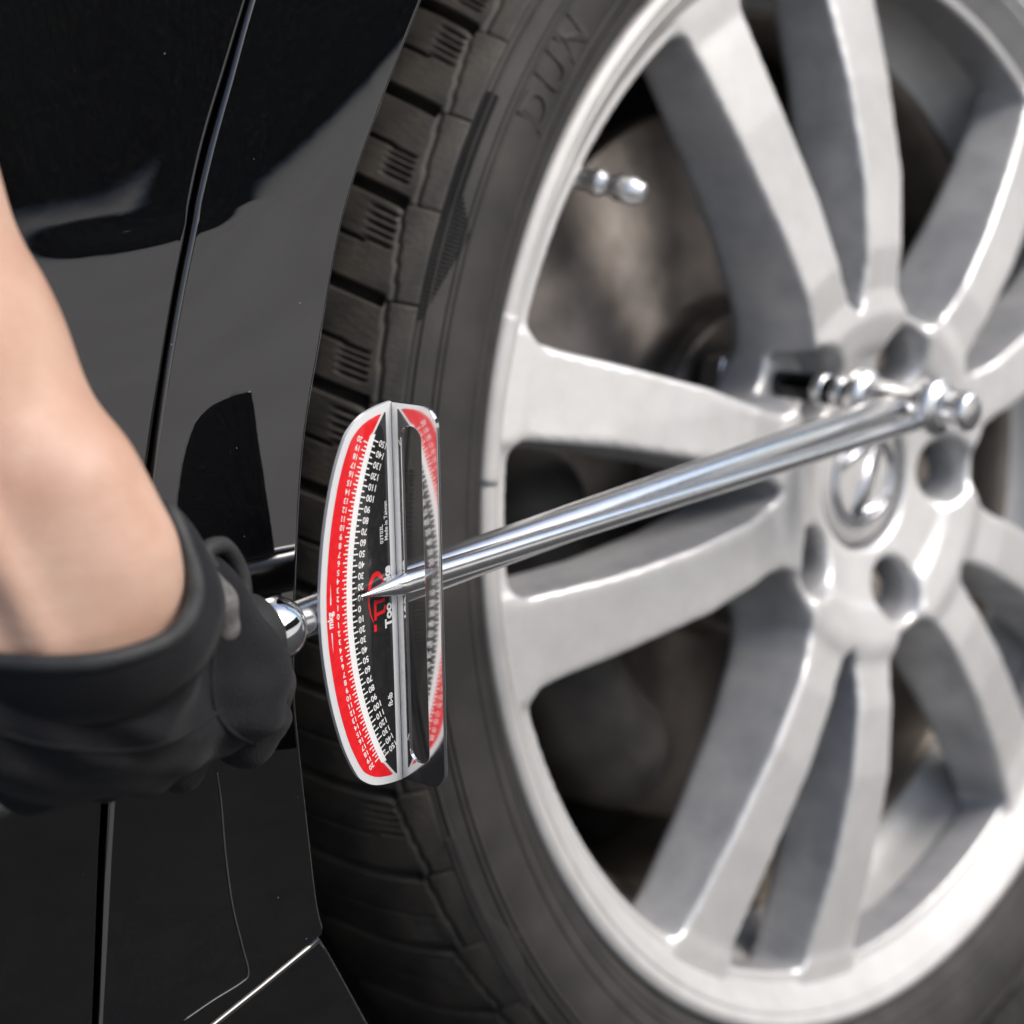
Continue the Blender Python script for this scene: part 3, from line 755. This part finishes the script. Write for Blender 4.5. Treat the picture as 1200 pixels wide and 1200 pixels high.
# ------------------------------------------------------------------ socket on the lug nut
dark_chrome = mat('dark_chrome', (.05, .05, .055), .18, 1.)
sk = link('wrench_socket', None, None, 'slim dark socket shank reaching into the upper left lug hole', 'socket')
lobj('socket_shank', [(0, -.006), (.0044, -.006), (.0050, -.004), (.0054, .004), (.0058, .0150), (.0060, .0290), (.0060, .0445)], AX0, AX, dark_chrome, sk)
for a_ in (.0285, .0380):
    lobj('bright_ring', [(.0058, a_ - .0026), (.0066, a_ - .0022), (.0068, a_ - .0010), (.0068, a_ + .0010), (.0066, a_ + .0022), (.0058, a_ + .0026)], AX0, AX, chrome_soft, sk)

# ------------------------------------------------------------------ arm and glove
def body_sdf(prims, lo, hi, h, k):
    X = grid(lo, hi, h).astype(np.float32); d = None
    for pr in prims:
        a, b_, ra, rb = pr[:4]; kk = pr[4] if len(pr) > 4 else k
        c = cone_sdf(X, a, b_, ra, rb); d = c if d is None else smin(d, c, kk)
    return X, d
KA = .924
def ca(px, py, d): return cp(px, py, d * KA)
def cg(px, py, off): return cp(px, py, .351 + .000188 * (px - 15) + off)      # depth measured from the grip's axis
arm_pr = [(ca(64, 712, .381), ca(14, 600, .377), .0234, .0246), (ca(16, 600, .377), ca(-88, 420, .372), .0250, .0275), (ca(-88, 420, .372), ca(-193, 215, .368), .0275, .0305),
          (ca(-193, 215, .368), ca(-448, -290, .36), .0305, .037), (ca(-448, -290, .36), ca(-668, -560, .42), .038, .042),
          (ca(84, 748, .3865), ca(64, 712, .381), .0228, .0234), (ca(84, 748, .3865), ca(114, 800, .412), .0235, .013),
          (ca(-112, 590, .3490), ca(-10, 765, .3590), .0040, .0046, .0035), (ca(-48, 575, .3474), ca(58, 758, .3590), .0040, .0046, .0026), (ca(106, 560, .3660), ca(146, 640, .3690), .004, .006, .02)]
arm_pr = [(p[0], p[1], p[2] * KA, p[3] * KA) + tuple(p[4:]) for p in arm_pr]
ends = np.array([p for pr in arm_pr for p in pr[:2]]); lo = ends.min(0) - .05; hi = ends.max(0) + .05
X, d = body_sdf(arm_pr, lo, hi, .0018, .012)
P, Q = iso(d, lo, .0018, 6); me = mesh('person', P, Q, skin); fix_normals(me)
person = link('person', me, None, 'bare forearm in a black work glove gripping the wrench handle', 'person')

gl_pr = [(cg(-20, 838, -.004), cg(170, 834, -.004), .0125, .0130), (cg(170, 834, -.004), cg(262, 800, -.002), .0130, .0140),
         (cg(228, 712, -.008), cg(258, 800, -.002), .0100, .0144), (cg(185, 655, -.010), cg(228, 720, -.008), .0088, .0104),
         (cg(115, 795, -.013), cg(150, 850, -.003), .0215, .0150), (cg(0, 800, .002), cg(40, 850, -.003), .0195, .0145), (cg(60, 800, -.006), cg(90, 850, -.003), .0205, .0145),
         # fingers closing round the grip: little, ring, middle, index
         (cg(36, 880, -.002), cg(42, 908, .008), .0088, .0084, .0016), (cg(42, 908, .008), cg(44, 870, .026), .0084, .0078, .0016),
         (cg(122, 872, -.001), cg(124, 893, .010), .0088, .0084, .0016), (cg(124, 893, .010), cg(126, 852, .028), .0084, .0078, .0016),
         (cg(205, 864, .000), cg(206, 884, .011), .0090, .0085, .0016), (cg(206, 884, .011), cg(208, 836, .029), .0085, .0080, .0016),
         (cg(282, 832, .002), cg(284, 858, .011), .0088, .0084, .0016), (cg(284, 858, .011), cg(282, 800, .030), .0084, .0080, .0016),
         # thumb
         (cg(238, 745, -.006), cg(292, 790, .002), .0098, .0086, .006), (cg(292, 790, .002), cg(300, 842, .010), .0086, .0078, .004)]
ends = np.array([p for pr in gl_pr for p in pr[:2]]); lo = ends.min(0) - .03; hi = ends.max(0) + .03
X, d = body_sdf(gl_pr, lo, hi, .0011, .008)
# opening for the wrist
Xa = X; dw = cone_sdf(Xa, ca(62, 668, .3795), ca(-60, 420, .372), .0248 * KA, .0292 * KA)
d = smax(d, -dw, .003)
# cloth folds
rx = (Xa - cp(150, 850, .37)) @ RM[0]; ry = (Xa - cp(150, 850, .37)) @ RM[1]
d = d + .0007 * np.sin(560 * ry + 130 * rx + 3 * np.sin(70 * rx)) * np.clip(1 - np.abs(ry + .004) / .016, 0, 1) + .0004 * np.sin(420 * rx + 260 * ry)
P, Q = iso(d, lo, .0011, 4); GP, GQ = P, Q; me = mesh('work_glove', P, Q, glove_m); fix_normals(me)
glove = link('work_glove', me, person)
# rolled cuff binding: front arc seen in the picture, closed behind the wrist
cuff = spline(np.array([ca(197, 598, .386), ca(222, 655, .382), ca(228, 702, .374), ca(204, 744, .363), ca(150, 768, .3545), ca(85, 778, .3515), ca(0, 776, .3525), ca(-80, 760, .360), ca(-135, 720, .378), ca(-125, 660, .400), ca(-30, 610, .413), ca(100, 585, .411), ca(165, 583, .399)]), 8, True)
V_, F_ = tube(cuff, .0019, 14, True); me = mesh('cuff_binding', V_, F_, glove_trim); fix_normals(me); link('cuff_binding', me, glove)
sk2 = spline(np.array([ca(216, 612, .396), ca(250, 672, .394), ca(258, 720, .388), ca(232, 785, .375), ca(165, 830, .366), ca(85, 846, .3625), ca(0, 846, .3635), ca(-95, 830, .372), ca(-160, 745, .390), ca(-140, 660, .412), ca(-30, 612, .422), ca(105, 592, .420), ca(184, 594, .408)]), 8, True)
V_, F_ = [], []
m_ = len(cuff)
for i in range(m_):
    a = cuff[i]; b_ = sk2[i]
    for u in (0, .25, .5, .75, 1): V_.append(a + (b_ - a) * u - RM[2] * .0016 * math.sin(math.pi * u))
for i in range(m_):
    j = (i + 1) % m_
    for k in range(4): F_.append((5 * i + k, 5 * i + k + 1, 5 * j + k + 1, 5 * j + k))
me = mesh('cuff', V_, F_, glove_m); fix_normals(me); co = link('cuff', me, glove)
so2 = co.modifiers.new('s', 'SOLIDIFY'); so2.thickness = .0022; so2.offset = 0
# pull tab and finger loop at the wrist opening
def blob(name, prims, h, k, m, parent, sm=3):
    ends = np.array([p for pr in prims for p in pr[:2]]); lo = ends.min(0) - .02; hi = ends.max(0) + .02
    X, d = body_sdf(prims, lo, hi, h, k); P, Q = iso(d, lo, h, sm); me = mesh(name, P, Q, m); fix_normals(me); return link(name, me, parent)
blob('pull_tab', [(cg(246, 678, -.0225), cg(255, 705, -.0225), .0024, .0038), (cg(255, 705, -.0225), cg(262, 735, -.0195), .0038, .0038)], .0006, .003, leather, glove)
lp_ = spline(np.array([cg(240, 648, -.017), cg(262, 640, -.014), cg(280, 668, -.012), cg(284, 698, -.012), cg(268, 704, -.015), cg(250, 672, -.018)]), 6, True)
V_, F_ = tube(lp_, .0021, 10, True); me = mesh('finger_loop', V_, F_, glove_trim); fix_normals(me); link('finger_loop', me, glove)
blob('palm_patch', [(cg(300, 772, -.001), cg(315, 800, .003), .0052, .0056), (cg(315, 800, .003), cg(314, 848, .009), .0056, .0050)], .0007, .004, glove_trim, glove)
from mathutils.bvhtree import BVHTree
bvh = BVHTree.FromPolygons([tuple(v) for v in GP], [tuple(int(i) for i in f) for f in GQ])
for pts in ([(2, 860), (60, 874), (140, 880), (205, 866), (252, 836)], [(252, 748), (248, 800), (254, 836), (272, 858), (300, 872)]):
    sp_ = []
    for px, py in spline(np.array(pts, float), 10):
        hit = bvh.ray_cast(Vector(CAM), Vector(unit(ray(px, py))))
        if hit[0] is not None: sp_.append(np.array(hit[0]))
    if len(sp_) > 4:
        V_, F_ = tube(np.array(sp_), .00055, 6); me = mesh('seam', V_, F_, glove_m); fix_normals(me); link('seam', me, glove)
